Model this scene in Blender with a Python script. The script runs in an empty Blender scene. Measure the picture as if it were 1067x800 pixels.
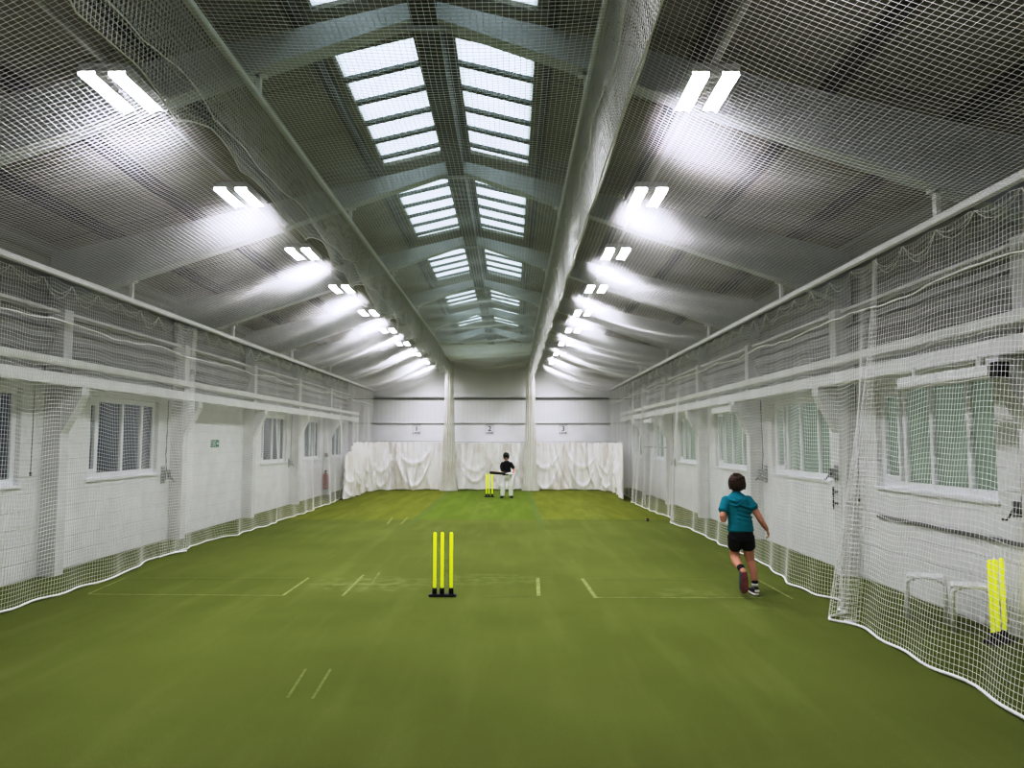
import bpy, bmesh, math, random
import numpy as np
from mathutils import Vector, Matrix
random.seed(7); np.random.seed(7)
PI = math.pi
sc = bpy.context.scene
COL = sc.collection

# ------------------------------------------------------------------ layout
CH = 1.75                      # eye height
CX = -0.75                     # centre line of the hall
WL, WR = -6.15, 4.53           # inner faces of side walls
YB, YF = -2.5, 29.0            # back and far wall
RZ, RS = 5.70, 0.24            # ridge height, roof slope
FY0, FDY = 10.2, 3.78          # portal frames
FRAMES = [FY0 + FDY*k for k in range(-1, 5)]
TRL, TRR, TRZ = -2.18, 0.645, CH+2.93     # divider tracks
RLX, RRX, RLZ = -5.10, 3.63, CH+1.85      # side net rails
def roofz(x): return RZ - RS*abs(x-CX)
def raftz(x): return CH + 3.65 - 0.345*abs(x-CX)

# ------------------------------------------------------------------ helpers
def link(o, parent=None):
    COL.objects.link(o)
    if parent is not None: o.parent = parent
    return o
def tag(o, label=None, cat=None, group=None, kind=None):
    if label: o['label'] = label
    if cat: o['category'] = cat
    if group: o['group'] = group
    if kind: o['kind'] = kind
    return o
def thing(name, label, cat, loc=(0,0,0), rz=0, group=None):
    o = bpy.data.objects.new(name, None); o.empty_display_size = .1
    o.location = loc; o.rotation_euler = (0,0,rz)
    link(o); return tag(o, label, cat, group)
def obj(name, bm, mat, parent=None, smooth=False):
    me = bpy.data.meshes.new(name); bm.normal_update(); bm.to_mesh(me); bm.free()
    if smooth:
        for p in me.polygons: p.use_smooth = True
    for m in (mat if isinstance(mat,(list,tuple)) else [mat]): me.materials.append(m)
    return link(bpy.data.objects.new(name, me), parent)
def struct(name, bm, mat, parent=None, smooth=False):
    o = obj(name, bm, mat, parent, smooth)
    if parent is None: o['kind'] = 'structure'
    return o
def dup(root, loc=None, rz=None):
    r = root.copy(); COL.objects.link(r)
    if loc is not None: r.location = loc
    if rz is not None: r.rotation_euler = (0,0,rz)
    for ch in list(root.children):
        c = ch.copy(); COL.objects.link(c); c.parent = r
        for g in list(ch.children):
            d = g.copy(); COL.objects.link(d); d.parent = c
    return r
def box(bm, x0,x1,y0,y1,z0,z1, mi=0):
    v = [bm.verts.new(p) for p in [(x0,y0,z0),(x1,y0,z0),(x1,y1,z0),(x0,y1,z0),(x0,y0,z1),(x1,y0,z1),(x1,y1,z1),(x0,y1,z1)]]
    for f in [(3,2,1,0),(4,5,6,7),(0,1,5,4),(1,2,6,5),(2,3,7,6),(3,0,4,7)]:
        fc = bm.faces.new([v[i] for i in f]); fc.material_index = mi
    return v
def B(*a, bev=0, mi=0):
    bm = bmesh.new(); box(bm, *a, mi=mi)
    if bev: bmesh.ops.bevel(bm, geom=list(bm.edges), offset=bev, segments=2, affect='EDGES')
    return bm
def prism(bm, pts, axis, a, b, mi=0):
    """extrude a polygon (2D pts) along axis between a and b. axis 'y': pts are (x,z); 'x': pts (y,z); 'z': (x,y)"""
    def P(p, t):
        return {'y':(p[0],t,p[1]), 'x':(t,p[0],p[1]), 'z':(p[0],p[1],t)}[axis]
    v0 = [bm.verts.new(P(p,a)) for p in pts]; v1 = [bm.verts.new(P(p,b)) for p in pts]
    n = len(pts)
    fs = [bm.faces.new(v0[::-1]), bm.faces.new(v1)]
    for i in range(n): fs.append(bm.faces.new([v0[i], v0[(i+1)%n], v1[(i+1)%n], v1[i]]))
    for f in fs: f.material_index = mi
    bmesh.ops.recalc_face_normals(bm, faces=fs)
def tube(bm, pts, r, n=8, caps=True, mi=0):
    """round tube along pts; r number or list"""
    pts = [Vector(p) for p in pts]; m = len(pts)
    rs = r if isinstance(r,(list,tuple)) else [r]*m
    rings = []; ref = None
    for i,p in enumerate(pts):
        t = (pts[min(i+1,m-1)] - pts[max(i-1,0)]).normalized()
        if ref is None: ref = Vector((0,0,1)) if abs(t.z)<.9 else Vector((1,0,0))
        s = (ref - t*ref.dot(t)).normalized(); q = t.cross(s); ref = s
        rings.append([bm.verts.new(p + s*(rs[i]*math.cos(2*PI*k/n)) + q*(rs[i]*math.sin(2*PI*k/n))) for k in range(n)])
    for a,b in zip(rings, rings[1:]):
        for k in range(n):
            f = bm.faces.new([a[k],a[(k+1)%n],b[(k+1)%n],b[k]]); f.material_index = mi
    if caps:
        f = bm.faces.new(rings[0][::-1]); f.material_index = mi
        f = bm.faces.new(rings[-1]); f.material_index = mi
def T(pts, r, n=8):
    bm = bmesh.new(); tube(bm, pts, r, n); return bm
def lathe(bm, prof, cx=0, cy=0, n=20, mi=0):
    rings = []
    for (r,z) in prof:
        rings.append([bm.verts.new((cx+max(r,1e-4)*math.cos(2*PI*k/n), cy+max(r,1e-4)*math.sin(2*PI*k/n), z)) for k in range(n)])
    for a,b in zip(rings, rings[1:]):
        for k in range(n):
            f = bm.faces.new([a[k],a[(k+1)%n],b[(k+1)%n],b[k]]); f.material_index = mi
    bm.faces.new(rings[0][::-1]).material_index = mi; bm.faces.new(rings[-1]).material_index = mi
def interp(path, t, closed=False):
    xs = [p[0] for p in path]; ys = [p[1] for p in path]
    return np.interp(t, xs, ys)

# ------------------------------------------------------------------ materials
def mat(name, col, rough=.6, metal=0, spec=.3, noise=0, nscale=8, bump=0, bscale=60, emis=None, estr=0, coat=0):
    m = bpy.data.materials.new(name); m.use_nodes = True
    nt = m.node_tree; b = nt.nodes['Principled BSDF']
    b.inputs['Base Color'].default_value = (*col,1); b.inputs['Roughness'].default_value = rough
    b.inputs['Metallic'].default_value = metal; b.inputs['Specular IOR Level'].default_value = spec
    if emis: b.inputs['Emission Color'].default_value = (*emis,1); b.inputs['Emission Strength'].default_value = estr
    if noise or bump: tc = nt.nodes.new('ShaderNodeTexCoord')
    if noise:
        n = nt.nodes.new('ShaderNodeTexNoise'); n.inputs['Scale'].default_value = nscale; n.inputs['Detail'].default_value = 5
        nt.links.new(tc.outputs['Object'], n.inputs['Vector'])
        r = nt.nodes.new('ShaderNodeValToRGB')
        r.color_ramp.elements[0].position = .3; r.color_ramp.elements[1].position = .7
        r.color_ramp.elements[0].color = (*[c*(1-noise) for c in col],1); r.color_ramp.elements[1].color = (*[min(1,c*(1+noise)) for c in col],1)
        nt.links.new(n.outputs['Fac'], r.inputs['Fac']); nt.links.new(r.outputs['Color'], b.inputs['Base Color'])
    if bump:
        n2 = nt.nodes.new('ShaderNodeTexNoise'); n2.inputs['Scale'].default_value = bscale; n2.inputs['Detail'].default_value = 4
        nt.links.new(tc.outputs['Object'], n2.inputs['Vector'])
        bp = nt.nodes.new('ShaderNodeBump'); bp.inputs['Strength'].default_value = bump; bp.inputs['Distance'].default_value = .02
        nt.links.new(n2.outputs['Fac'], bp.inputs['Height']); nt.links.new(bp.outputs['Normal'], b.inputs['Normal'])
    return m
class NT:
    """small node-building helper"""
    def __init__(s, name):
        s.m = bpy.data.materials.new(name); s.m.use_nodes = True; s.t = s.m.node_tree
        s.b = s.t.nodes['Principled BSDF']; s.out = s.t.nodes['Material Output']
        tc = s.t.nodes.new('ShaderNodeTexCoord'); s.P = tc.outputs['Object']
        sp = s.t.nodes.new('ShaderNodeSeparateXYZ'); s.t.links.new(s.P, sp.inputs[0]); s.X,s.Y,s.Z = sp.outputs
    def put(s, v, inp):
        if hasattr(v,'is_output'): s.t.links.new(v, inp)
        else: inp.default_value = v
    def M(s, op, a, b=0, c=0):
        n = s.t.nodes.new('ShaderNodeMath'); n.operation = op
        s.put(a,n.inputs[0]); s.put(b,n.inputs[1]); s.put(c,n.inputs[2]); return n.outputs[0]
    def noise(s, scale, detail=4, vec=None, rough=.5):
        n = s.t.nodes.new('ShaderNodeTexNoise'); n.inputs['Scale'].default_value = scale; n.inputs['Detail'].default_value = detail
        n.inputs['Roughness'].default_value = rough
        s.t.links.new(vec or s.P, n.inputs['Vector']); return n.outputs['Fac']
    def vec(s, x, y, z):
        n = s.t.nodes.new('ShaderNodeCombineXYZ'); s.put(x,n.inputs[0]); s.put(y,n.inputs[1]); s.put(z,n.inputs[2]); return n.outputs[0]
    def mix(s, f, a, b, mode='MIX'):
        n = s.t.nodes.new('ShaderNodeMix'); n.data_type = 'RGBA'; n.blend_type = mode
        s.put(f,n.inputs[0]); s.put(a if hasattr(a,'is_output') else (*a,1), n.inputs[6]); s.put(b if hasattr(b,'is_output') else (*b,1), n.inputs[7]); return n.outputs[2]
    def smooth(s, v, a, b):
        n = s.t.nodes.new('ShaderNodeMapRange'); n.interpolation_type = 'SMOOTHSTEP'
        s.put(v,n.inputs[0]); n.inputs[1].default_value = a; n.inputs[2].default_value = b; return n.outputs[0]
    def bump(s, h, st, dist=.02):
        bp = s.t.nodes.new('ShaderNodeBump'); bp.inputs['Strength'].default_value = st; bp.inputs['Distance'].default_value = dist
        s.t.links.new(h, bp.inputs['Height']); s.t.links.new(bp.outputs['Normal'], s.b.inputs['Normal'])
    def col(s, c): s.put(c if hasattr(c,'is_output') else (*c,1), s.b.inputs['Base Color'])

def floor_mat():
    n = NT('green_carpet'); n.b.inputs['Roughness'].default_value = .95; n.b.inputs['Specular IOR Level'].default_value = .1
    fine = n.noise(140,3); big = n.noise(.55,4); streak = n.noise(1.2,5, n.vec(n.M('MULTIPLY',n.X,3), n.M('MULTIPLY',n.Y,.35), 0.0))
    base = n.mix(n.smooth(big,.3,.7), (.130,.154,.033), (.156,.183,.044))
    base = n.mix(n.M('MULTIPLY',n.smooth(streak,.45,.75),.35), base, (.21,.24,.075))
    # far playing mats beyond the cross seam
    far = n.smooth(n.Y,17.35,17.42)
    cen = n.M('MULTIPLY', n.smooth(n.X,-2.16,-2.12), n.M('SUBTRACT',1.0,n.smooth(n.X,.60,.64)))
    side = n.mix(n.smooth(streak,.35,.7),(.160,.180,.024),(.205,.225,.038))
    mid = n.mix(n.smooth(streak,.35,.7),(.138,.188,.024),(.168,.222,.036))
    base = n.mix(far, base, n.mix(cen, side, mid))
    # paler middle of the centre lane, seams
    for sx in (-2.14,.62):
        d = n.M('ABSOLUTE', n.M('SUBTRACT', n.X, sx))
        sm = n.M('MULTIPLY', n.M('SUBTRACT',1.0,n.smooth(d,.02,.10)), n.smooth(n.Y,14,18))
        base = n.mix(n.M('MULTIPLY',sm,.6), base, (.13,.19,.075))
    # worn pale dust round the creases
    for (x,y,rx,ry,a) in [(-1.75,9.6,.9,.6,.55),(2.1,9.0,.55,.4,.4),(-.35,9.9,.9,.5,.35),(-.8,20.5,.35,4,.35),(2.6,8.2,.6,.35,.2),(1.9,20,.5,4,.25),(-3.7,20,.5,4,.2)]:
        dx = n.M('DIVIDE', n.M('SUBTRACT',n.X,x), rx); dy = n.M('DIVIDE', n.M('SUBTRACT',n.Y,y), ry)
        r = n.M('ADD', n.M('MULTIPLY',dx,dx), n.M('MULTIPLY',dy,dy))
        k = n.M('MULTIPLY', n.M('SUBTRACT',1.0,n.smooth(r,0,1.2)), n.M('MULTIPLY', n.smooth(n.noise(6,5),.35,.75), a))
        base = n.mix(k, base, (.30,.34,.15))
    base = n.mix(n.M('MULTIPLY',n.smooth(fine,.3,.7),.35), base, (.085,.10,.018))
    n.col(base); n.bump(fine,.5,.01); return n.m
def block_mat(name, ydir=True):
    n = NT(name); n.b.inputs['Roughness'].default_value = .55; n.b.inputs['Specular IOR Level'].default_value = .25
    br = n.t.nodes.new('ShaderNodeTexBrick'); br.inputs['Scale'].default_value = 1; br.inputs['Mortar Size'].default_value = .008
    br.inputs['Brick Width'].default_value = .44; br.inputs['Row Height'].default_value = .215; br.inputs['Mortar Smooth'].default_value = .6
    n.t.links.new(n.vec(n.Y if ydir else n.X, n.Z, 0.0), br.inputs['Vector'])
    ns = n.noise(3,6); f2 = n.noise(45,4)
    paint = n.mix(n.smooth(ns,.3,.75),(.80,.80,.79),(.87,.87,.86))
    c = n.mix(n.M('MULTIPLY',br.outputs['Fac'],.15), paint, (.50,.50,.48))
    n.col(c)
    n.bump(n.M('SUBTRACT', n.M('MULTIPLY',f2,.25), br.outputs['Fac']),.5,.02); return n.m
def clad_mat(name, axis='Z', period=.16, col=(.72,.72,.71), dark=(.42,.42,.41), st=.6):
    n = NT(name); n.b.inputs['Roughness'].default_value = .5
    v = {'X':n.X,'Y':n.Y,'Z':n.Z}[axis]
    w = n.M('SINE', n.M('MULTIPLY', v, 2*PI/period))
    ns = n.noise(1.5,5)
    c = n.mix(n.smooth(w,.2,1.0), col, dark); c = n.mix(n.M('MULTIPLY',n.smooth(ns,.4,.8),.25), c, dark)
    n.col(c); n.bump(w,st,.02); return n.m
def roof_mat():
    n = NT('roof_lining_board'); n.b.inputs['Roughness'].default_value = .7
    w = n.M('SINE', n.M('MULTIPLY', n.Y, 2*PI/.146))
    j = n.M('FRACT', n.M('DIVIDE', n.Y, 1.26)); line = n.M('LESS_THAN', j, .016)
    ns = n.noise(.8,4); st = n.noise(2,4,n.vec(n.M('MULTIPLY',n.X,.4),n.M('MULTIPLY',n.Y,6),0.0))
    c = n.mix(n.smooth(ns,.3,.7),(.20,.192,.166),(.26,.247,.21)); c = n.mix(n.M('MULTIPLY',n.smooth(st,.4,.8),.35),c,(.18,.172,.15))
    c = n.mix(line, c, (.05,.05,.045))
    n.col(c); n.bump(w,.35,.01); return n.m
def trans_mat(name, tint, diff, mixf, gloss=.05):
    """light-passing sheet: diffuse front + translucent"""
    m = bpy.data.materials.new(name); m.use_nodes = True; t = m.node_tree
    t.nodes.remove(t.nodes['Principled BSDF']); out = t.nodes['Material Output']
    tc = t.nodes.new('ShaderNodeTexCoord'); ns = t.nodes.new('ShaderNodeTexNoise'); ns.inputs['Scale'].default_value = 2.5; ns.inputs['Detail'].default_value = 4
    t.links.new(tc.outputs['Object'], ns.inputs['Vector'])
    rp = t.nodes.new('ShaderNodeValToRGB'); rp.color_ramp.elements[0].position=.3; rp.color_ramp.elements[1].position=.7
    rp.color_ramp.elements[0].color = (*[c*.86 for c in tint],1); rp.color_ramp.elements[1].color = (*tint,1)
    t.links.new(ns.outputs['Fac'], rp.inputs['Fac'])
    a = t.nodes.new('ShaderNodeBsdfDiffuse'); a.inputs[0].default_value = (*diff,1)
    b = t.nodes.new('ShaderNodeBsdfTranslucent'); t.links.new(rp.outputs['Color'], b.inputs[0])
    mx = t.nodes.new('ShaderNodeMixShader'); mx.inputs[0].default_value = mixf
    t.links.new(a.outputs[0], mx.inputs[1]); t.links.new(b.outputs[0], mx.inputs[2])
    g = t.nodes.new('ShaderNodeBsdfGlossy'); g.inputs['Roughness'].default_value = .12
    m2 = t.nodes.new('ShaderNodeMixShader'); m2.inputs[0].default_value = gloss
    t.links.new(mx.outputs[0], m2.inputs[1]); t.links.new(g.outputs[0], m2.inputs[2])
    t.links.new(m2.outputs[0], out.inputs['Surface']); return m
def fabric_mat(name, col, tl=.25):
    n = NT(name); n.b.inputs['Roughness'].default_value = .9; n.b.inputs['Specular IOR Level'].default_value = .1
    ns = n.noise(1.6,5); c = n.mix(n.smooth(ns,.45,.8), col, [k*.86 for k in (col[0],col[1]*.97,col[2]*.93)]); n.col(c); n.bump(n.noise(25,4),.25,.02)
    tr = n.t.nodes.new('ShaderNodeBsdfTranslucent'); n.t.links.new(c, tr.inputs[0])
    mx = n.t.nodes.new('ShaderNodeMixShader'); mx.inputs[0].default_value = tl
    n.t.links.new(n.b.outputs[0], mx.inputs[1]); n.t.links.new(tr.outputs[0], mx.inputs[2]); n.t.links.new(mx.outputs[0], n.out.inputs['Surface']); return n.m

M = dict(
 floor=floor_mat(), blockY=block_mat('painted_blockwork',True),
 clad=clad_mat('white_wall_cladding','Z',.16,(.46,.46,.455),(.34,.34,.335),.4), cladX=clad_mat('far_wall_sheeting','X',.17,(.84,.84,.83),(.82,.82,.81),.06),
 gable=mat('grey_gable_board',(.84,.84,.83),.6,noise=.04,nscale=1.2),
 roof=roof_mat(), paint=mat('white_gloss_paint',(.80,.80,.79),.4,noise=.04,nscale=3),
 beam=mat('white_painted_steel',(.80,.80,.78),.45,noise=.06,nscale=2.5),
 conc=mat('grey_painted_concrete',(.50,.52,.54),.7,noise=.1,nscale=2.5,bump=.15,bscale=30), colm=mat('off_white_column_paint',(.72,.72,.71),.55,noise=.06,nscale=4),
 purlin=mat('dark_purlin_steel',(.05,.05,.047),.6,noise=.15,nscale=5), ridge=mat('dark_ridge_board',(.085,.085,.078),.7,noise=.2,nscale=3),
 bar=mat('grey_glazing_bar',(.16,.17,.17),.5,noise=.15,nscale=20),
 sky=trans_mat('skylight_sheet',(.93,.97,.97),(.6,.65,.66),.90,.02),
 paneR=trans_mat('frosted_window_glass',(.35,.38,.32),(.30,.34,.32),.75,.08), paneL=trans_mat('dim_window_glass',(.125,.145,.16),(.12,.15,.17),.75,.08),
 upvc=mat('white_window_plastic',(.84,.85,.86),.3,noise=.02),
 net2=mat('greyer_nylon_net',(.66,.66,.63),.7,noise=.05,nscale=4), net=mat('white_nylon_net',(.92,.91,.89),.7,noise=.04,nscale=4), rope=mat('white_hem_rope',(.85,.85,.82),.8,noise=.05,nscale=30),
 alu=mat('pale_aluminium',(.72,.72,.70),.4,metal=.0,noise=.05,nscale=6), steel=mat('grey_galvanised_steel',(.32,.33,.33),.45,metal=.5,noise=.15,nscale=15),
 led=mat('led_diffuser',(.9,.9,.9),.5,emis=(.98,.96,1.0),estr=150), lamp=mat('light_housing',(.55,.55,.55),.4,noise=.03),
 yellow=mat('fluorescent_yellow_with_glow',(.80,.86,.0),.4,noise=.03,nscale=9,emis=(.8,.9,0),estr=.45), black=mat('black_rubber',(.015,.015,.016),.5,noise=.2,nscale=20),  # emission on the yellow plastic brightens the stumps; they are no lamps
 cream=fabric_mat('gathered_cream_net',(.86,.85,.81),.35), cloth=fabric_mat('white_canvas',(.93,.91,.90),.18), line=mat('faded_line_paint',(.225,.255,.085),.9,noise=.35,nscale=14), line2=mat('very_faded_line_paint',(.175,.20,.055),.9,noise=.3,nscale=14),
 grey=mat('mid_grey_plastic',(.35,.35,.34),.5,noise=.1), dgrey=mat('dark_grey_metal',(.10,.10,.10),.5,noise=.2,nscale=20), wht=mat('white_enamel',(.82,.82,.81),.35,noise=.03),
 red=mat('red_enamel',(.35,.03,.025),.4,noise=.05), green=mat('exit_sign_green',(.0,.20,.09),.5,noise=.03), ball=mat('dark_red_leather',(.05,.012,.01),.5,noise=.2,nscale=60),
 skin=mat('skin',(.60,.31,.22),.55,noise=.06,nscale=12), hair=mat('dark_brown_hair',(.05,.024,.013),.6,noise=.4,nscale=40,bump=.6,bscale=70),
 teal=mat('teal_cotton',(.005,.20,.25),.85,noise=.12,nscale=7,bump=.3,bscale=22), shorts=mat('black_cotton',(.012,.012,.014),.85,noise=.2,nscale=10,bump=.2,bscale=25),
 sole=mat('dark_pink_sole',(.30,.10,.11),.7,noise=.3,nscale=25), shoe=mat('grey_blue_trainer',(.07,.12,.17),.6,noise=.2,nscale=25), shoeb=mat('black_trainer',(.02,.02,.025),.6,noise=.2,nscale=25),
 white=mat('white_cotton',(.80,.80,.78),.8,noise=.04,nscale=10), wood=mat('willow_wood',(.62,.48,.30),.5,noise=.1), eye=mat('eye_white',(.8,.8,.8),.3,noise=.02), lip=mat('lip',(.5,.2,.17),.5,noise=.03),
 rust=mat('rail_grey',(.22,.22,.21),.6,noise=.25,nscale=10),
)

# ------------------------------------------------------------------ setting: floor, walls, roof
bm = bmesh.new(); box(bm, WL-.4, WR+.4, YB-.3, YF+.4, -.2, 0); struct('floor', bm, M['floor'])

LWIN = [(7.35,9.65),(11.2,13.4),(18.95,21.1),(22.75,24.8),(26.2,28.2)]
RWIN = [(7.2,9.55),(10.95,13.4),(14.75,17.1),(18.65,21.0),(22.65,24.9),(26.6,28.6)]
WZ0, WZ1, WTOP = 1.20, 2.42, 2.52
def side_wall(name, xi, sgn, wins):
    """block wall with window openings; xi inner face, sgn outward direction"""
    bm = bmesh.new(); xo = xi + sgn*.28; x0,x1 = min(xi,xo),max(xi,xo)
    box(bm,x0,x1,YB,YF,0,WZ0)
    box(bm,x0,x1,YB,YF,WZ1,WTOP)
    y = YB
    for a,b in wins:
        box(bm,x0,x1,y,a,WZ0,WZ1); y = b
    box(bm,x0,x1,y,YF,WZ0,WZ1)
    xa = xi+sgn*.03
    box(bm,min(xa,xo),max(xa,xo),YB,YF,WTOP,roofz(xi)+.25,mi=1)
    return struct(name,bm,[M['blockY'],M['clad']])
side_wall('wall_left',WL,-1,LWIN); side_wall('wall_right',WR,1,RWIN)
bm = bmesh.new()
box(bm,WL-.3,WR+.3,YF,YF+.3,0,2.42); 
bm2 = bm; box(bm,WL-.3,WR+.3,YF+.03,YF+.3,2.42,3.40,mi=1)
prism(bm,[(WL-.3,3.40),(WR+.3,3.40),(WR+.3,roofz(WR+.3)+.2),(CX,RZ+.2),(WL-.3,roofz(WL-.3)+.2)],'y',YF+.05,YF+.3,mi=2)
struct('wall_far',bm,[mat('far_wall_paint',(.86,.86,.85),.55,noise=.04,nscale=2),M['cladX'],M['gable']])
struct('wall_back',B(WL-.3,WR+.3,YB-.3,YB,0,RZ+.3),M['gable'])
# roof sheets with skylight openings
SKY = [(3.40+FDY*k, 3.40+FDY*k+3.0) for k in range(0,7) if 3.40+FDY*k+3.02 < YF]
D0,D1,DE = .20,.98,5.9
def roof_side(bm, s):
    def q(d0,d1,y0,y1):
        v=[]
        for h in (0,.10):
            for (d,y) in ((d0,y0),(d1,y0),(d1,y1),(d0,y1)): v.append(bm.verts.new((CX+s*d,y,RZ-RS*d+h)))
        fs=[bm.faces.new([v[i] for i in f]) for f in [(0,1,2,3),(7,6,5,4),(0,4,5,1),(1,5,6,2),(2,6,7,3),(3,7,4,0)]]
        bmesh.ops.recalc_face_normals(bm,faces=fs)
    q(0,D0,YB-.3,YF+.3); q(D1,DE,YB-.3,YF+.3)
    y=YB-.3
    for a,b in SKY: q(D0,D1,y,a); y=b
    q(D0,D1,y,YF+.3)
bm=bmesh.new(); roof_side(bm,-1); roof_side(bm,1); struct('ceiling',bm,M['roof'])
bm=bmesh.new(); prism(bm,[(CX-.20,RZ-.062),(CX,RZ-.012),(CX+.20,RZ-.062),(CX+.11,RZ-.10),(CX+.11,CH+3.60),(CX-.11,CH+3.60),(CX-.11,RZ-.10)],'y',YB,YF+.04)
tag(struct('trim_1',bm,M['ridge']))
ORD=['first','second','third','fourth','fifth','sixth','seventh','eighth','ninth','tenth']
for i,(a,b) in enumerate(SKY):
    for s,side in ((-1,'left'),(1,'right')):
        t=thing('skylight','translucent roof light in the %s slope, %s from the near end of the hall'%(side,ORD[i]),'skylight',(CX,a,RZ),0,'roof lights in the %s slope'%side)
        def strip(bm,d0,d1,y0,y1,h0,h1):
            v=[]
            for h in (h0,h1):
                for (d,y) in ((d0+.003,y0+.003),(d1-.003,y0+.003),(d1-.003,y1-.003),(d0+.003,y1-.003)): v.append(bm.verts.new((s*d,y,-RS*d+h)))
            fs=[bm.faces.new([v[k] for k in f]) for f in [(0,1,2,3),(7,6,5,4),(0,4,5,1),(1,5,6,2),(2,6,7,3),(3,7,4,0)]]
            bmesh.ops.recalc_face_normals(bm,faces=fs)
        bm=bmesh.new(); strip(bm,D0,D1,0,b-a,.045,.05); obj('pane',bm,M['sky'],t)
        for k in range(1,6):
            y=(b-a)*k/5.45
            if y>b-a-.05: continue
            bm=bmesh.new(); strip(bm,D0,D1,y-.04,y-.008,.005,.045); strip(bm,D0,D1,y+.008,y+.04,.005,.045); strip(bm,D0,D1,y-.02,y+.02,.02,.045)
            obj('glazing_bar',bm,M['bar'],t)
# purlins under the sheets
pn=2
for s in (-1,1):
    for d in (1.10,2.35,3.50,4.62):
        x=CX+s*d; z=RZ-RS*d
        bm=bmesh.new(); prism(bm,[(x-.035,z-.15),(x+.035,z-.15),(x+.035,z+.015),(x-.035,z+.015)],'y',YB,YF+.04)
        tag(struct('trim_%d'%pn,bm,M['purlin'])); pn+=1
# portal frames: tapered rafters, columns, corbels
for i,y in enumerate(FRAMES):
    fr=bpy.data.objects.new('portal_frame',None); link(fr); fr.location=(CX,y,0); fr['kind']='structure'
    for s,wx in ((-1,WL),(1,WR)):
        de=abs(wx-CX)-.0
        bm=bmesh.new()
        zt=lambda d: RZ-RS*d-.16
        zb=lambda d: raftz(CX+d)
        prism(bm,[(0,zt(0)),(0,zb(0)),(s*(de-.23),zb(de-.23)),(s*de,zb(de-.23)-.1),(s*de,zt(de))],'y',-.09,.09)
        obj('rafter',bm,M['conc'],fr)
        x0=s*(de-.23); x1=s*(de-.001)
        obj('column',B(min(x0,x1),max(x0,x1),-.10,.10,0,CH+1.75),M['colm'],fr)
        bm=bmesh.new(); prism(bm,[(s*(de-.23),CH+.10),(s*(de-.49),CH+.60),(s*(de-.49),CH+.705),(s*(de-.23),CH+.705)],'y',-.09,.09)
        obj('corbel',bm,M['colm'],fr)
    obj('apex_plate',B(-.42,.42,-.012,.012,raftz(CX)-.10,raftz(CX)-.055),M['conc'],fr)
# long white wall beams, ledges
for s,wx,nm in ((-1,WL,'left'),(1,WR,'right')):
    xf=wx-s*.50
    def bb(xa,xb,z0,z1,m=M['beam']):
        global pn
        o=tag(struct('trim_%d'%pn,B(min(xa,xb),max(xa,xb),YB,28.6,z0,z1,bev=.008),m)); pn+=1
    bb(xf,xf+s*.26,CH+.95,CH+1.05); bb(xf+s*.02,xf+s*.18,CH+.71,CH+.86)
    bb(wx-s*.16,wx+s*.03,CH+1.70,CH+1.74)             # ledge at the column heads
    bm=bmesh.new(); prism(bm,[(wx+s*.02,CH+1.08),(wx-s*.10,CH+1.34),(wx-s*.12,CH+1.46),(wx+s*.02,CH+1.56)],'y',YB,28.6); tag(struct('trim_%d'%pn,bm,M['clad'])); pn+=1  # bulged panel added so the upper wall shows soft shading bands
# far wall horizontals
for z0,z1,d,m in ((3.40,3.47,.05,M['beam']),(3.335,3.352,.05,M['dgrey']),(2.405,2.425,.05,M['grey'])):
    tag(struct('trim_%d'%pn,B(WL,WR,YF-d,YF+.05,z0,z1),m)); pn+=1

# ------------------------------------------------------------------ windows
wn=1
def window(xi,s,a,b,pane,lab):
    global wn
    w=bpy.data.objects.new('window_%d'%wn,None); link(w); w.location=(xi,(a+b)/2,WZ0); w['kind']='structure'; wn+=1
    L=(b-a)/2; H=WZ1-WZ0; xc=s*.10
    fx=(min(xc-.035,xc+.035),max(xc-.035,xc+.035))
    bm=bmesh.new(); box(bm,*fx,-L,L,0,.08); box(bm,*fx,-L,L,H-.08,H); box(bm,*fx,-L,-L+.09,.08,H-.08); box(bm,*fx,L-.09,L,.08,H-.08)
    obj('frame',bm,M['upvc'],w)
    for k,y in enumerate((-L+.30*L,-.02*L,.56*L) if lab else (-.56*L,.02*L,.5*L)):
        obj('mullion',B(xc-.045,xc+.045,y-.035,y+.035,.08,H-.08,bev=.006),M['upvc'],w)
    for ya,yb in (((.56*L+.035,L-.09),) if not lab else ((-L+.09,-L+.30*L-.035),)):
        bm=bmesh.new(); f2=(xc-.05,xc+.05); box(bm,*f2,ya,ya+.045,.08,H-.08); box(bm,*f2,yb-.045,yb,.08,H-.08); box(bm,*f2,ya+.045,yb-.045,.08,.14); box(bm,*f2,ya+.045,yb-.045,H-.14,H-.08)
        obj('casement',bm,M['upvc'],w)
    obj('pane',B(xc-.006,xc+.006,-L+.06,L-.06,.05,H-.05),pane,w)
    x0,x1=sorted((-s*.03,s*.14)); obj('sill',B(x0,x1,-L-.04,L+.04,-.04,-.002,bev=.006),M['upvc'],w)
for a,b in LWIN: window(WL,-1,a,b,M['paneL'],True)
for a,b in RWIN: window(WR,1,a,b,M['paneR'],False)

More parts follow.
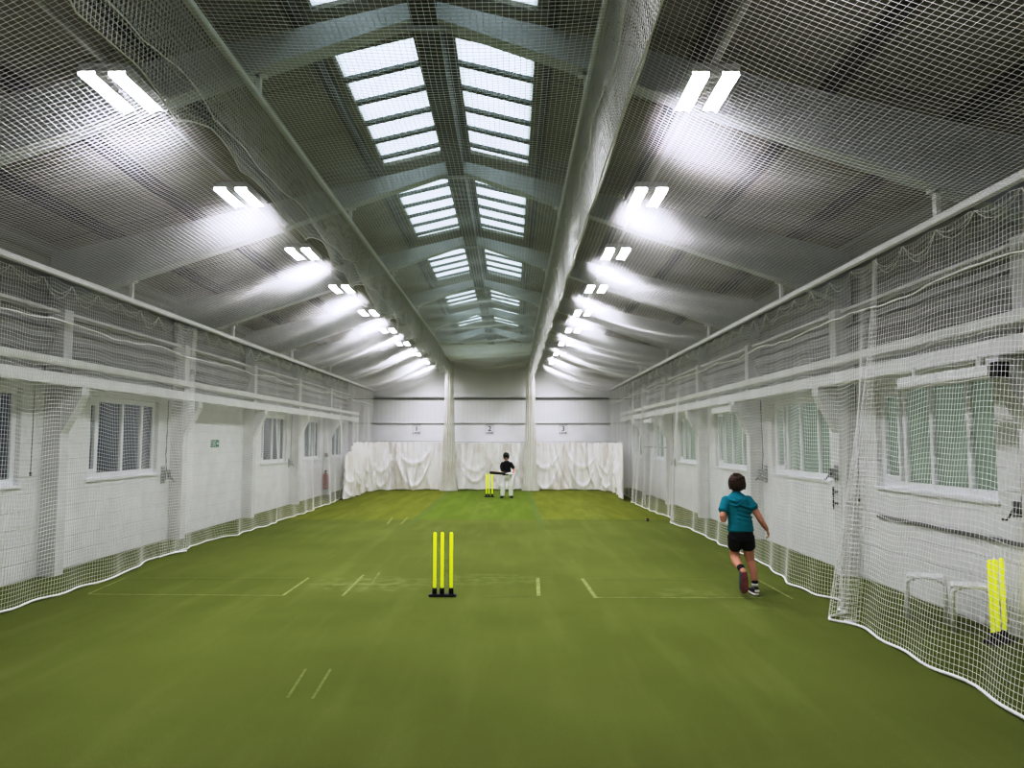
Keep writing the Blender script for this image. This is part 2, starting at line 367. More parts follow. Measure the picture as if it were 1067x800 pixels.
# ------------------------------------------------------------------ nets
def strands(lines, r, n=3):
    """lines: list of arrays (L,S,3). Returns verts, quads for thin tubes"""
    V=[];F=[];off=0
    for A in lines:
        L,S,_=A.shape
        t=np.empty_like(A); t[:,1:-1]=A[:,2:]-A[:,:-2]; t[:,0]=A[:,1]-A[:,0]; t[:,-1]=A[:,-1]-A[:,-2]
        t/=np.maximum(np.linalg.norm(t,axis=2,keepdims=True),1e-9)
        ref=np.where(np.abs(t[...,2:3])<.75, np.array([0,0,1.0]), np.array([1.0,0,0]))
        s=ref-t*np.sum(ref*t,axis=2,keepdims=True); s/=np.maximum(np.linalg.norm(s,axis=2,keepdims=True),1e-9); q=np.cross(t,s)
        ring=np.stack([A+r*(math.cos(2*PI*k/n)*s+math.sin(2*PI*k/n)*q) for k in range(n)],axis=2)  # L,S,n,3
        V.append(ring.reshape(-1,3))
        idx=off+np.arange(L*S*n).reshape(L,S,n)
        a=idx[:,:-1,:]; b=idx[:,1:,:]
        quad=np.stack([a,np.roll(a,-1,axis=2),np.roll(b,-1,axis=2),b],axis=-1).reshape(-1,4)
        F.append(quad); off+=L*S*n
    return np.concatenate(V),np.concatenate(F)
def fastmesh(name,V,F,mat_,smooth=True):
    me=bpy.data.meshes.new(name); me.vertices.add(len(V)); me.vertices.foreach_set('co',V.astype(np.float32).ravel())
    k=F.shape[1]
    me.loops.add(F.size); me.loops.foreach_set('vertex_index',F.astype(np.int32).ravel())
    me.polygons.add(len(F)); me.polygons.foreach_set('loop_start',np.arange(0,F.size,k,dtype=np.int32)); me.polygons.foreach_set('loop_total',np.full(len(F),k,dtype=np.int32))
    me.update(calc_edges=True)
    if smooth: me.polygons.foreach_set('use_smooth',np.ones(len(F),dtype=bool))
    me.materials.append(mat_); return me
def netobj(name,fn,su,sv,r,segu=.2,segv=.2,parent=None,mesh=.044,extra=None):
    """fn(U,V)->(x,y,z); su,sv lengths in metres, mesh pitch"""
    nu=int(round(su/mesh))+1; nv=int(round(sv/mesh))+1
    fu=max(2,int(su/segu)); fv=max(2,int(sv/segv))
    U,V=np.meshgrid(np.linspace(0,su,fu+1),np.linspace(0,sv,nv)); A=np.stack(fn(U,V),axis=-1)
    V2,U2=np.meshgrid(np.linspace(0,sv,fv+1),np.linspace(0,su,nu)); Bn=np.stack(fn(U2,V2),axis=-1)
    vv,ff=strands([A,Bn],r)
    return link(bpy.data.objects.new(name,fastmesh(name,vv,ff,M['net'])),parent)
NR=.0021
def wob(y,z,a,p1,p2,ph=0): return a*(np.sin(y*2*PI/p1+ph)+.6*np.sin(y*2*PI/p2+z*1.3+2*ph)+.4*np.sin(z*2*PI/1.7+y*.9))
# ceiling nets
NY0,NY1=1.5,28.5
def ceil_fn(x0,z0,x1,z1,sag,ph):
    def f(U,V):
        y=NY0+U; w=V/np.hypot(x1-x0,z1-z0); x=x0+(x1-x0)*w
        bay=(y-FY0)/FDY*2*PI
        s=sag*4*w*(1-w)
        z=z0+(z1-z0)*w - s*(1+.25*np.cos(bay)+.25*np.sin(y*.83+ph)) + .012*np.sin(y*2.1+w*5+ph)*4*w*(1-w)+.010*np.sin(y*5.3+w*9)*4*w*(1-w)
        return x, y+.03*np.sin(w*PI)*np.sin(y*.6+ph), z
    return f
LEN=NY1-NY0
ON=.00175
r1=netobj('overhead_net',ceil_fn(RLX,RLZ-.01,TRL,TRZ-.01,.15,0),LEN,math.hypot(TRL-RLX,TRZ-RLZ),ON)
tag(r1,'white net sloping up over the left lane, under the left row of lights','net')
def midfn(U,V):
    x,y,z=ceil_fn(TRL,TRZ-.01,TRR,TRZ-.01,.07,2)(U,V); w=V/(TRR-TRL)
    z=z-.26*np.clip((y-22)/6.5,0,1)**2*(.35+.65*4*w*(1-w))-.05*np.sin(np.clip((y-20),0,9)*2.2)*np.clip((y-20)/8,0,1)*4*w*(1-w)
    return x,y,z
r2=netobj('overhead_net',midfn,LEN,TRR-TRL,NR); tag(r2,'white square-mesh net stretched flat over the centre lane below the roof lights','net')
r3=netobj('overhead_net',ceil_fn(TRR,TRZ-.01,RRX,RLZ-.01,.15,4),LEN,math.hypot(RRX-TRR,TRZ-RLZ),ON)
tag(r3,'white square-mesh net sloping down over the right lane to the right rail','net')
def endfn(U,V):
    x,y,z=midfn(U+(22.3-NY0),V); return x,y+.02*np.sin(x*9),z-.05-.03*np.sin(y*1.9+x)
netobj('end_fold',endfn,28.5-22.3,TRR-TRL,NR,parent=r2,mesh=.022)
ys=np.linspace(TRL,TRR,24); w=(ys-TRL)/(TRR-TRL)
obj('hem_rope',T([(float(x),28.5,float(TRZ-.03-.26*(.35+.65*4*q*(1-q))-.07*4*q*(1-q))) for x,q in zip(ys,w)],.008,5),M['rope'],r2)
# side nets
def pathnet(name,bot,topx,label,seam=True,fold=None,ztop=RLZ-.05,ph=0,seamlab=True):
    """bot: list of (y,x) along the hem"""
    P=np.array([(x,y) for y,x in bot],float)
    fine=[]
    for a,b in zip(P[:-1],P[1:]):
        k=max(2,int(np.linalg.norm(b-a)/.05)); fine+= [a+(b-a)*t for t in np.linspace(0,1,k,endpoint=False)]
    fine.append(P[-1]); fine=np.array(fine)
    ker=np.ones(5)/5
    if len(fine)>12:
        pad=np.vstack([np.repeat(fine[:1],2,0),fine,np.repeat(fine[-1:],2,0)])
        fine=np.stack([np.convolve(pad[:,k],ker,'valid') for k in (0,1)],1)
    s=np.r_[0,np.cumsum(np.linalg.norm(np.diff(fine,axis=0),axis=1))]; S=s[-1]
    def fn(U,V):
        bx=np.interp(U,s,fine[:,0]); by=np.interp(U,s,fine[:,1]); h=V/ztop
        tx=topx(by)
        e=(1-h)**1.3
        x=tx+(bx-tx)*e + .016*np.sin(by*2*PI/.9+h*3+ph)*(.4+e)*(1-.3*h) + .022*np.sin(by*2*PI/2.3+h*5+2*ph)*np.sin(PI*h)
        y=by+.02*np.sin(h*4+by*3)*np.sin(PI*h)
        z=V+.015 - .02*np.abs(np.sin(by*PI/.55+ph))*np.clip((h-.8)/.2,0,1)*1.6 + .012*np.sin(by*2*PI/.8+ph+h*2)*np.sin(PI*h)+.022*np.sin(by*2*PI/1.9+1.4*ph)*np.sin(PI*h)
        return x,y,np.maximum(z,.012)
    o=netobj(name,fn,S,ztop,NR,.10,.10); tag(o,label,'net')
    uu=np.linspace(0,S,max(8,int(S/.12)))
    x,y,z=fn(uu,np.zeros_like(uu)); obj('hem_rope',T([(float(a),float(b),.018+.006*math.sin(b*9)) for a,b in zip(x,y)],.014,6),M['rope'],o,True)
    if seam:
        x,y,z=fn(uu,np.full_like(uu,CH+1.33)); obj('seam_rope',T([(float(a),float(b),float(c)+.02*math.sin(b*2.4)) for a,b,c in zip(x,y,z)],.008,5),M['rope'],o,True)
    # swagged slack along the top
    ys=np.arange(float(min(y)),float(max(y)),.55)
    bm=bmesh.new(); xx=topx(ys)
    for a,b,xa,xb in zip(ys[:-1],ys[1:],xx[:-1],xx[1:]):
        d=.10+.05*math.sin(a*3.1)
        for dd in (d,d+.06):
            tube(bm,[(float(xa+(xb-xa)*t)-.012,float(a+(b-a)*t),ztop-.005-dd*4*t*(1-t)) for t in np.linspace(0,1,9)],.0032,4)
    obj('slack_cord',bm,M['rope'],o)
    return o
rtop=lambda y: np.full_like(np.asarray(y,float),RRX)
ltop=lambda y: np.full_like(np.asarray(y,float),RLX)
pathnet('side_net',[(2.0,3.25),(4.0,3.2),(4.97,3.22),(5.6,3.28),(6.4,3.22),(7.0,3.27),(7.45,3.26),(7.62,3.12),(7.55,3.38)],rtop,'white side net at the near right, in front of the two stools',ph=.3)
pathnet('side_net',[(7.50,3.34),(7.58,3.08),(7.72,3.12),(7.95,3.48),(8.02,3.30),(8.15,3.40),(8.45,3.60),(8.6,3.60),(8.85,3.43),(9.55,3.40),(10.4,3.52),(11.35,3.60),(12.6,3.52),(14.2,3.56),(15.8,3.53),(16.2,3.37),(16.6,3.42),(17.4,3.62),(17.8,3.62),(18.8,3.5),(20.1,3.48),(21.2,3.44),(22.3,3.45),(23.0,3.66),(28.4,3.68)],rtop,'long white side net along the right lane behind the running boy',ph=1.1)
pathnet('side_net',[(5.5,-5.24),(8.0,-5.2),(8.9,-5.15),(10.0,-5.07),(10.9,-5.2),(11.7,-5.36),(12.1,-5.18),(12.45,-5.15),(12.2,-5.3)],ltop,'white side net at the near left, in front of the two nearest left windows',ph=2.0)
pathnet('side_net',[(11.65,-5.30),(12.0,-5.22),(12.4,-5.32),(12.5,-5.22),(13.2,-5.32),(14.2,-5.23),(14.35,-5.05),(14.9,-5.12),(16.6,-5.0),(16.8,-5.12),(18.2,-5.02),(19.6,-5.0),(20.0,-5.12),(21.6,-5.05),(23.3,-5.18),(25,-5.22),(28.4,-5.22)],ltop,'long white side net hanging along the left lane past the green exit sign',ph=3.0)
# rails and tracks
def rail(name,x,z,label,cat,w,h,brk):
    t=thing(name,label,cat,(x,0,z))
    bm=bmesh.new(); box(bm,-w/2,w/2,NY0,28.55,0,h); bmesh.ops.bevel(bm,geom=list(bm.edges),offset=.008,segments=1,affect='EDGES'); obj('bar',bm,M['alu'],t)
    for y in FRAMES:
        zt=raftz(x)-z
        bm=bmesh.new(); box(bm,-.02,.02,y-.03,y+.03,h-.002,zt+.02); box(bm,-.07,.07,y-.03,y+.03,zt-.03,zt-.0); obj('bracket',bm,M['alu'],t)
    return t
rail('net_rail',RLX,RLZ,'long pale rail carrying the side nets, high along the left wall','rail',.05,.065,1)
rail('net_rail',RRX,RLZ,'long pale rail carrying the side nets, high along the right wall','rail',.05,.065,1)
rail('curtain_track',TRL,TRZ,'overhead track carrying the gathered divider net between left and centre lanes','track',.05,.06,1)
rail('curtain_track',TRR,TRZ,'overhead track carrying the gathered divider net between centre and right lanes','track',.05,.06,1)
# divider nets drawn up under the tracks, dropping to floor at the far end
def hemf(y,base,amp,ph):
    w1=y/1.45+ph; tri=np.abs(np.mod(w1+.18*np.sin(y*1.3),1.0)-.5)*2
    return base+amp*(np.power(tri,.6)-.5)+amp*.5*np.sin(y*2.3+ph*5)
def divider(x0,layers,label,bulge):
    t=thing('divider_net',label,'net',(0,0,0))
    for (off,hem,amp,ph,fold,fa) in layers:
        def fn(U,V):
            y=NY0+U; h=V
            zb=CH+hemf(y,hem,amp,ph)
            z=TRZ-.01+(zb-TRZ)*h
            far=np.clip((y-8)/10,0,1)
            x=x0+off*h+fa*(.5+far)*np.sin(y*2*PI/fold+ph*3+h*.8)*(.15+h)+fa*.7*far*np.sin(y*2*PI/.31+h*2+ph)*h
            return x,y+.02*np.sin(y*2*PI/fold)*h,z
        nv=max(6,int((TRZ-CH-hem)/.044)+2); nu=int(LEN/.044)
        U,V=np.meshgrid(np.linspace(0,LEN,int(LEN/.08)),np.linspace(0,1,nv)); A=np.stack(fn(U,V),-1)
        V2,U2=np.meshgrid(np.linspace(0,1,9),np.linspace(0,LEN,nu)); Bn=np.stack(fn(U2,V2),-1)
        vv,ff=strands([A,Bn],NR); link(bpy.data.objects.new('net_layer',fastmesh('net_layer',vv,ff,M['net2'])),t)
        uu=np.linspace(0,LEN,int(LEN/.06)); X,Y,Z=fn(uu,np.ones_like(uu))
        obj('hem_rope',T([(float(a),float(b),float(c)) for a,b,c in zip(X,Y,Z)],.0055,5),M['rope'],t,True)
    # gathered end hanging to the floor: a fluted, tapering fall of netting
    n=150; m=46
    A,H=np.meshgrid(np.linspace(0,2*PI,n,endpoint=False),np.linspace(0,1,m))
    rad=.115+.105*H+.16*np.clip(H-.86,0,1)/.14*np.clip(H-.86,0,1)*3+.03*np.clip(.12-H,0,1)/.12
    rad=rad*(1+.10*np.sin(A*13+2*H)+.06*np.sin(A*23-3*H+1))
    X=x0+bulge*.03+rad*np.cos(A); Y=27.25+.6*rad*np.sin(A); Z=TRZ-.02-(TRZ-.03)*H
    idx=np.arange(n*m).reshape(m,n); F=np.stack([idx[:-1],idx[1:],np.roll(idx,-1,1)[1:],np.roll(idx,-1,1)[:-1]],-1).reshape(-1,4)
    link(bpy.data.objects.new('gathered_end',fastmesh('gathered_end',np.stack([X,Y,Z],-1).reshape(-1,3),F,M['cream'])),t)
    return t
divider(TRL,[(-.02,2.20,.12,.1,1.1,.014),(-.05,2.44,.07,.5,.9,.016)],'divider net swagged left of the centre lane, far end gathered down to the floor',-1)
divider(TRR,[(.0,2.44,.12,.1,.9,.02),(.06,2.07,.03,.5,1.3,.012),(.085,2.10,.03,.8,1.6,.012)],'divider net swagged right of the centre lane, far end gathered down to the floor',1)

# ------------------------------------------------------------------ white backdrop curtains
def curtain(path,label,ztop,seed,sagend=None):
    rs=np.random.RandomState(seed); P=np.array(path,float)
    fine=[]
    for a,b in zip(P[:-1],P[1:]):
        k=max(2,int(np.linalg.norm(b-a)/.05)); fine+=[a+(b-a)*t for t in np.linspace(0,1,k,endpoint=False)]
    fine.append(P[-1]); fine=np.array(fine)
    pad=np.vstack([np.repeat(fine[:1],4,0),fine,np.repeat(fine[-1:],4,0)]); ker=np.ones(9)/9
    fine=np.stack([np.convolve(pad[:,k],ker,'valid') for k in (0,1)],1)
    s=np.r_[0,np.cumsum(np.linalg.norm(np.diff(fine,axis=0),axis=1))]; S=s[-1]
    nu=int(S/.025); nv=56
    U,H=np.meshgrid(np.linspace(0,S,nu),np.linspace(0,1,nv))   # H 0 bottom..1 top
    cx=np.interp(U,s,fine[:,0]); cy=np.interp(U,s,fine[:,1])
    tx=np.gradient(np.interp(np.linspace(0,S,nu),s,fine[:,0])); ty=np.gradient(np.interp(np.linspace(0,S,nu),s,fine[:,1])); ln=np.hypot(tx,ty)+1e-9
    nx=(ty/ln)[None,:]; ny=(-tx/ln)[None,:]
    d=np.zeros_like(U)
    for k in range(int(S/.19)):
        c0=rs.uniform(0,S); wd=rs.uniform(.04,.11); sl=rs.uniform(-.4,.4); cur=rs.uniform(-.35,.35); am=rs.uniform(.03,.09)*rs.choice([1,1,-1])
        q=1-H; cc=c0+sl*q+cur*q*q
        d+=am*np.exp(-((U-cc)/wd)**2)*(.55+.45*np.sin(PI*np.clip(H*rs.uniform(.7,1.2)+rs.uniform(0,.3),0,1)))
    # swags: catenary folds between hang points
    for k in range(max(1,int(S/1.25))):
        c0=(k+.5)*1.25+rs.uniform(-.25,.25); hw=rs.uniform(.5,.85)
        for j in range(2):
            dep=rs.uniform(.42,.6)+.33*j+rs.uniform(0,.1); zc=1-dep*(1-((U-c0)/hw)**2)
            m=np.clip(1-((U-c0)/hw)**2,0,1)
            d+=.05*np.exp(-((H-zc)/.055)**2)*m**.5*(.7+.2*j)
    d+=.02*np.sin(U*2*PI/.21)*(.3+H)
    zt=np.full(nu,ztop)-.035*np.abs(np.sin(np.linspace(0,S,nu)*PI/.48))-.02*np.sin(np.linspace(0,S,nu)*2.1)**2
    if sagend: zt=zt-sagend*np.clip(1-np.linspace(0,S,nu)/1.1,0,1)
    z=.01+H*(zt[None,:]-.01)+.03*np.abs(np.sin(U*3.3))*(1-H)**6
    x=cx+nx*d; y=cy+ny*d
    Vt=np.stack([x,y,z],-1).reshape(-1,3); idx=np.arange(nv*nu).reshape(nv,nu)
    F=np.stack([idx[:-1,:-1],idx[:-1,1:],idx[1:,1:],idx[1:,:-1]],-1).reshape(-1,4)
    o=link(bpy.data.objects.new('backdrop_curtain',fastmesh('backdrop_curtain',Vt,F,M['cloth']))); tag(o,label,'curtain')
    uu=np.linspace(0,S,40)
    obj('hanging_wire',T([(float(np.interp(a,s,fine[:,0])),float(np.interp(a,s,fine[:,1])),ztop+.01-(sagend*max(0,1-a/1.1) if sagend else 0)) for a in uu],.006,5),M['steel'],o)
    return o
curtain([(-4.95,22.9),(-4.9,24.5),(-4.95,26.6),(-4.5,27.6),(-3.2,27.7),(-2.25,27.65)],'white canvas backdrop curtain wrapped round the far end of the left lane',1.74,3,.45)
curtain([(-2.2,27.8),(-1.0,27.75),(.62,27.75)],'white canvas backdrop curtain behind the batter and far stumps in the centre lane',1.70,5)
curtain([(.68,27.65),(2.2,27.7),(2.9,27.6),(3.42,26.7),(3.52,25.4),(3.38,24.0),(3.27,22.6)],'white canvas backdrop curtain across the far end of the right lane',1.72,11)

# ------------------------------------------------------------------ lights
LZ=CH+2.76
def fixture():
    t=thing('ceiling_light','x','light')
    bm=bmesh.new(); box(bm,-.182,.182,-.345,.345,.02,.068); bmesh.ops.bevel(bm,geom=list(bm.edges),offset=.012,segments=2,affect='EDGES')
    for k in range(7): box(bm,-.044,.044,-.27+.09*k-.012,-.27+.09*k+.012,-.006,.03)
    
    for (a,b,c,d,e) in ((-.182,-.176,-.345,.345,-.030),(.176,.182,-.345,.345,-.030),(-.050,-.044,-.345,.345,-.030),(.044,.050,-.345,.345,-.030),(-.182,.182,-.345,-.338,-.002),(-.182,.182,.338,.345,-.002)): box(bm,a,b,c,d,e,.03)  # deep side lips added to keep the panels' light off the rafters
    obj('housing',bm,M['lamp'],t)
    for x in (-.112,.112):
        bm=bmesh.new(); box(bm,x-.062,x+.062,-.335,.335,.004,.024)
        for f in bm.faces:
            if f.calc_center_median().z<.006: f.material_index=1
        obj('light_panel',bm,[M['lamp'],M['led']],t)
    obj('hanger',B(-.02,.02,-.05,.05,.06,.074),M['lamp'],t)
    return t
LYS=[5.90+2.637*k for k in range(9)]
f0=fixture(); first=True
for x,side in ((-3.065,'left'),(1.533,'right')):
    for k,y in enumerate(LYS):
        o=f0 if first else dup(f0); first=False
        o.location=(x,y,LZ); o['label']='lit twin-panel light in the %s-hand row, %s counting from the near end'%(side,ORD[k]); o['group']='lights of the %s-hand row'%side
for x,side in ((-3.065,'left'),(1.533,'right')):
    t=thing('lighting_trunking','slim pale conduit running lengthwise above the %s-hand row of lights'%side,'conduit',(x,0,LZ+.072))
    obj('tube',B(-.022,.022,YB,YF-.02,0,.03),M['grey'],t)
    for y in FRAMES: obj('clip',B(-.012,.012,y-.03,y+.03,.02,raftz(x)-LZ-.065),M['alu'],t)
# the rows go on over the viewer's head
for x in (-3.065,1.533):
    for y in (3.2,.62):
        l=bpy.data.lights.new('row_light','AREA'); l.shape='RECTANGLE'; l.size=.3; l.size_y=.65; l.energy=34; l.color=(.98,.96,1.0)
        o=bpy.data.objects.new('row_light',l); link(o); o.location=(x,y,LZ-.01)

# ------------------------------------------------------------------ floor markings
mk=0
def mark(p,q,w,m='line'):
    global mk
    a=Vector((*p,0));b=Vector((*q,0)); d=(b-a).normalized(); s=Vector((-d.y,d.x,0))*w/2
    bm=bmesh.new(); vs=[bm.verts.new(v+Vector((0,0,.003))) for v in (a-s,b-s,b+s,a+s)]; bm.faces.new(vs)
    bmesh.ops.recalc_face_normals(bm,faces=list(bm.faces))
    if bm.faces[:][0].normal.z<0: bmesh.ops.reverse_faces(bm,faces=list(bm.faces))
    tag(struct('floor_marking_%d'%(mk+1),bm,M[m])); mk+=1
def fl(px,py):
    dy=py-459.5; Y=CH*(800/dy+.0731)/.9945; X=(px-533)/dy*CH/.9972; return (X,Y)
for a,b,w,m in [((92,619),(295,620.5),.028,'line'),((130,602),(322,602),.02,'line2'),((92,619),(131,602),.028,'line'),((295,620.5),(322,602),.035,'line'),
    ((357,621),(379,599),.035,'line'),((387,609),(396,596),.03,'line2'),((560.5,602),(561.5,621),.045,'line'),((500,602),(560,602),.018,'line2'),((505,621),(561,621.5),.018,'line2'),
    ((607,603),(621,623),.045,'line'),((621,622.5),(795,623),.026,'line'),((608,603),(740,604),.016,'line2'),((786,602),(826,624),.03,'line'),
    ((300,727),(319,697),.022,'line2'),((326,728),(345,697),.022,'line2'),((404,546),(409,539),.05,'line2'),((418,546),(425,539),.05,'line2')]:
    mark(fl(*a),fl(*b),w,m)

# ------------------------------------------------------------------ stumps
def stump_set(loc,rz,label,scale=1.0,gaps=(-.092,-.008,.095)):
    t=thing('stump_set',label,'cricket stumps',loc,rz)
    bm=bmesh.new(); box(bm,-.155,.155,-.06,.06,0,.028); bmesh.ops.bevel(bm,geom=list(bm.edges),offset=.008,segments=2,affect='EDGES'); obj('base',bm,M['black'],t)
    for x in gaps:
        bm=bmesh.new(); lathe(bm,[(.026,.026),(.026,.085),(.0225,.095)],x,0,16); s=obj('socket',bm,M['black'],t,True)
        bm=bmesh.new(); lathe(bm,[(.019,.07),(.019,.70),(.018,.708),(.012,.714),(.002,.716)],x,0,18); obj('stump',bm,M['yellow'],t,True)
    return t
x,y=fl(461.5,621); s1=stump_set((x,y,0),0.0,'three fluorescent yellow stumps on a black base in the middle of the near floor')
x,y=fl(510,517.6); s2=stump_set((x,y,0),0.03,'three small fluorescent yellow stumps on a black base beside the far batter')
x,y=fl(1041.5,669); s3=stump_set((x,y,0),math.radians(30),'three fluorescent yellow stumps on a black base behind the right net by the wall')
# ------------------------------------------------------------------ stools
def stool(loc,rz,label):
    t=thing('stool',label,'stool',loc,rz,'stools behind the right net')
    bm=bmesh.new(); box(bm,-.17,.17,-.14,.14,.405,.43); bmesh.ops.bevel(bm,geom=list(bm.edges),offset=.01,segments=2,affect='EDGES'); obj('seat',bm,M['wht'],t)
    for x in (-.155,.155):
        for y in (-.12,.12):
            sx=1 if x>0 else -1
            obj('leg',T([(x+sx*.015,y,0),(x+sx*.012,y,.30),(x+sx*.006,y,.37),(x-sx*.02,y,.397),(x-sx*.06,y,.402)],.020,10),M['wht'],t,True)
        obj('stretcher',T([(x,-.12,.12),(x,.12,.12)],.008,8),M['wht'],t)
    return t
stool((4.10,7.72,0),-.5,'low white metal stool behind the right net, farther of the two'); stool((4.26,7.22,0),-.45,'low white metal stool behind the right net, right beside the yellow stumps')

# ------------------------------------------------------------------ wall equipment
def winch(loc,s,label,big=1.0,rope=True):
    """net-hoisting winch: s = direction of the wall (+1 right wall)"""
    t=thing('net_winch',label,'winch',loc)
    def bx(a,b,c,d,e,f): 
        x0,x1=sorted((s*a*big,s*b*big)); return (x0,x1,c*big,d*big,e*big,f*big)
    obj('back_plate',B(*bx(-.012,0,-.06,.06,-.13,.13)),M['grey'],t)
    obj('cheek',B(*bx(-.10,-.012,-.07,-.055,-.07,.07)),M['grey'],t); obj('cheek',B(*bx(-.10,-.012,.055,.07,-.07,.07)),M['grey'],t)
    obj('drum',T([(-s*.06*big,-.055*big,0),(-s*.06*big,.055*big,0)],.04*big,12),M['dgrey'],t)
    obj('crank',T([(-s*.06*big,.06*big,0),(-s*.06*big,.11*big,0),(-s*.12*big,.115*big,-.10*big),(-s*.12*big,.18*big,-.10*big)],.010*big,8),M['dgrey'],t)
    if rope: obj('rope',T([(-s*.06*big,0,.03),(-s*.05,0,.35),(-s*.07,0,CH+.72-loc[2])],.007,6),M['dgrey'],t)
    return t
winch((WL,13.62,1.16),-1,'grey hand winch with rope on the left wall, nearer than the exit sign',1.15)
winch((WL,21.32,1.15),-1,'small winch with rope on the left wall, right of the window past the exit sign',.9)
winch((WR,13.72,1.17),1,'grey hand winch on a rope on the right wall, above the running boy',1.15)
winch((WR,6.78,1.15),1,'grey hand winch with rope at the right edge, past the nearest right window',1.0)
winch((WR-.23,10.2,1.33),1,'dark winch on the first column behind the right net bunch',.85,False)
winch((WR,21.3,1.17),1,'small winch far along the right wall by the hanging rail',.9)
def cleat(x,y,z,s,label):
    t=thing('rope_cleat',label,'cleat',(x,y,z)); obj('post',B(*sorted((-s*.05,0)),-.015,.015,-.015,.015),M['dgrey'],t); obj('horn',T([(-s*.05,0,-.07),(-s*.055,0,0),(-s*.05,0,.07)],.012,8),M['dgrey'],t)
cleat(WR-.231,10.2,1.08,1,'dark rope cleat on the first right column, just below the winch'); cleat(WR-.231,10.2,.93,1,'dark rope cleat on the first right column, lowest fitting there')
def cord(x,y,z0,z1,label):
    t=thing('pull_cord',label,'cord',(x,y,z0)); obj('string',T([(0,0,0),(.004,0,(z1-z0)/2),(0,0,z1-z0)],.006,6),M['grey'],t)
    bm=bmesh.new(); lathe(bm,[(.006,-.05),(.018,-.045),(.016,-.01),(.006,0)],0,0,12); obj('toggle',bm,M['dgrey'],t,True)
cord(WL+.07,10.02-.25,1.36,CH+.72,'thin pull cord hanging on the left wall left of the nearest column'); cord(WR-.07,9.92,1.02,CH+.72,'thin grey pull cord with toggle on the right wall beside the nearest window')
# long white casings below the right beam
for (a,b,lab) in ((6.25,7.75,'long white box casing under the right beam above the nearest window'),(13.75,15.0,'white box casing under the right beam above the third window'),(21.5,22.7,'white box casing under the right beam far down the hall')):
    t=thing('heater_casing',lab,'casing',(3.96,(a+b)/2,CH+.525)); L=(b-a)/2
    obj('body',B(-.06,.06,-L,L,0,.105,bev=.012),M['paint'],t)
    obj('end_cap',B(-.055,.055,-L-.10,-L,-.01,.115,bev=.006),M['black'] if a<7 else M['paint'],t)
    for y in (-L*.7,L*.7): obj('hanger',B(-.012,.012,y-.015,y+.015,.10,.19),M['alu'],t)
# dark rail low on the right wall
t=thing('wall_rail','dark grey horizontal rail fixed low on the right wall above the stools','rail',(WR,8.0,.835)); obj('strip',B(-.035,0,-1.75,1.55,-.018,.018,bev=.005),M['rust'],t)
# exit sign on the left wall
t=thing('exit_sign','small green emergency exit sign on the left wall between two columns','sign',(WL,15.97,1.70))
obj('plate',B(0,.008,-.21,.21,-.075,.075),M['green'],t)
bm=bmesh.new(); X0,X1=.007,.0105
def pb(y0,y1,z0,z1): box(bm,X0,X1,y0,y1,z0,z1)
pb(-.19,-.175,-.06,.06); pb(-.11,-.095,-.06,.06); pb(-.19,-.095,.05,.06)          # door outline
for pts in ([(-.05,.0),(-.03,.0),(.0,.03),(.0,.045),(-.02,.03)],):
    prism(bm,pts,'x',X0,X1)
for (ya,za,yb,zb,w) in ((-.01,.045,-.02,-.005,.022),(-.02,-.005,.015,-.03,.012),(.015,-.03,.01,-.06,.012),(-.02,-.005,-.05,-.03,.012),(-.05,-.03,-.075,-.028,.012),(-.01,.04,.03,.02,.009),(-.01,.04,-.05,.03,.009)):
    dy,dz=yb-ya,zb-za; l=math.hypot(dy,dz); ny,nz=-dz/l*w/2,dy/l*w/2
    prism(bm,[(ya-ny,za-nz),(yb-ny,zb-nz),(yb+ny,zb+nz),(ya+ny,za+nz)],'x',X0,X1)
pb(-.012,.012,.05,.068)
prism(bm,[(.08,-.012),(.14,-.012),(.14,-.045),(.19,0),(.14,.045),(.14,.012),(.08,.012)],'x',X0,X1)
obj('pictogram',bm,M['wht'],t)
# fire extinguisher by the far left column
t=thing('fire_extinguisher','red fire extinguisher hanging by the far left column near the curtain','extinguisher',(WL+.115,25.10,.20))
bm=bmesh.new(); lathe(bm,[(.07,0),(.085,.02),(.085,.42),(.07,.48),(.03,.52),(.025,.55)],0,0,18); obj('cylinder',bm,M['red'],t,True)
obj('valve',B(-.03,.03,-.02,.09,.54,.60,bev=.006),M['black'],t); obj('hose',T([(0,-.03,.56),(.04,-.10,.5),(.06,-.11,.3),(.05,-.10,.12)],.013,8),M['black'],t,True)
obj('wall_bracket',B(-.03,.03,.08,.118,.2,.4),M['dgrey'],t)
t=thing('alarm_call_point','small dark box on the far left column above the extinguisher','alarm',(WL+.12,25.219,1.30)); obj('casing',B(-.06,.06,-.05,0,-.06,.06,bev=.008),M['dgrey'],t); obj('button',B(-.025,.025,-.058,-.05,-.025,.025),M['red'],t)
# curtain frame at far right
t=thing('curtain_rail','slim dark steel rail on two posts along the far right net','frame',(3.66,0,0))
obj('bar',T([(0,18.1,1.60),(0,21.2,1.60)],.018,8),M['steel'],t)
for y in (18.1,21.2): obj('post',T([(0,y,0),(0,y,1.6)],.015,8),M['alu'],t)
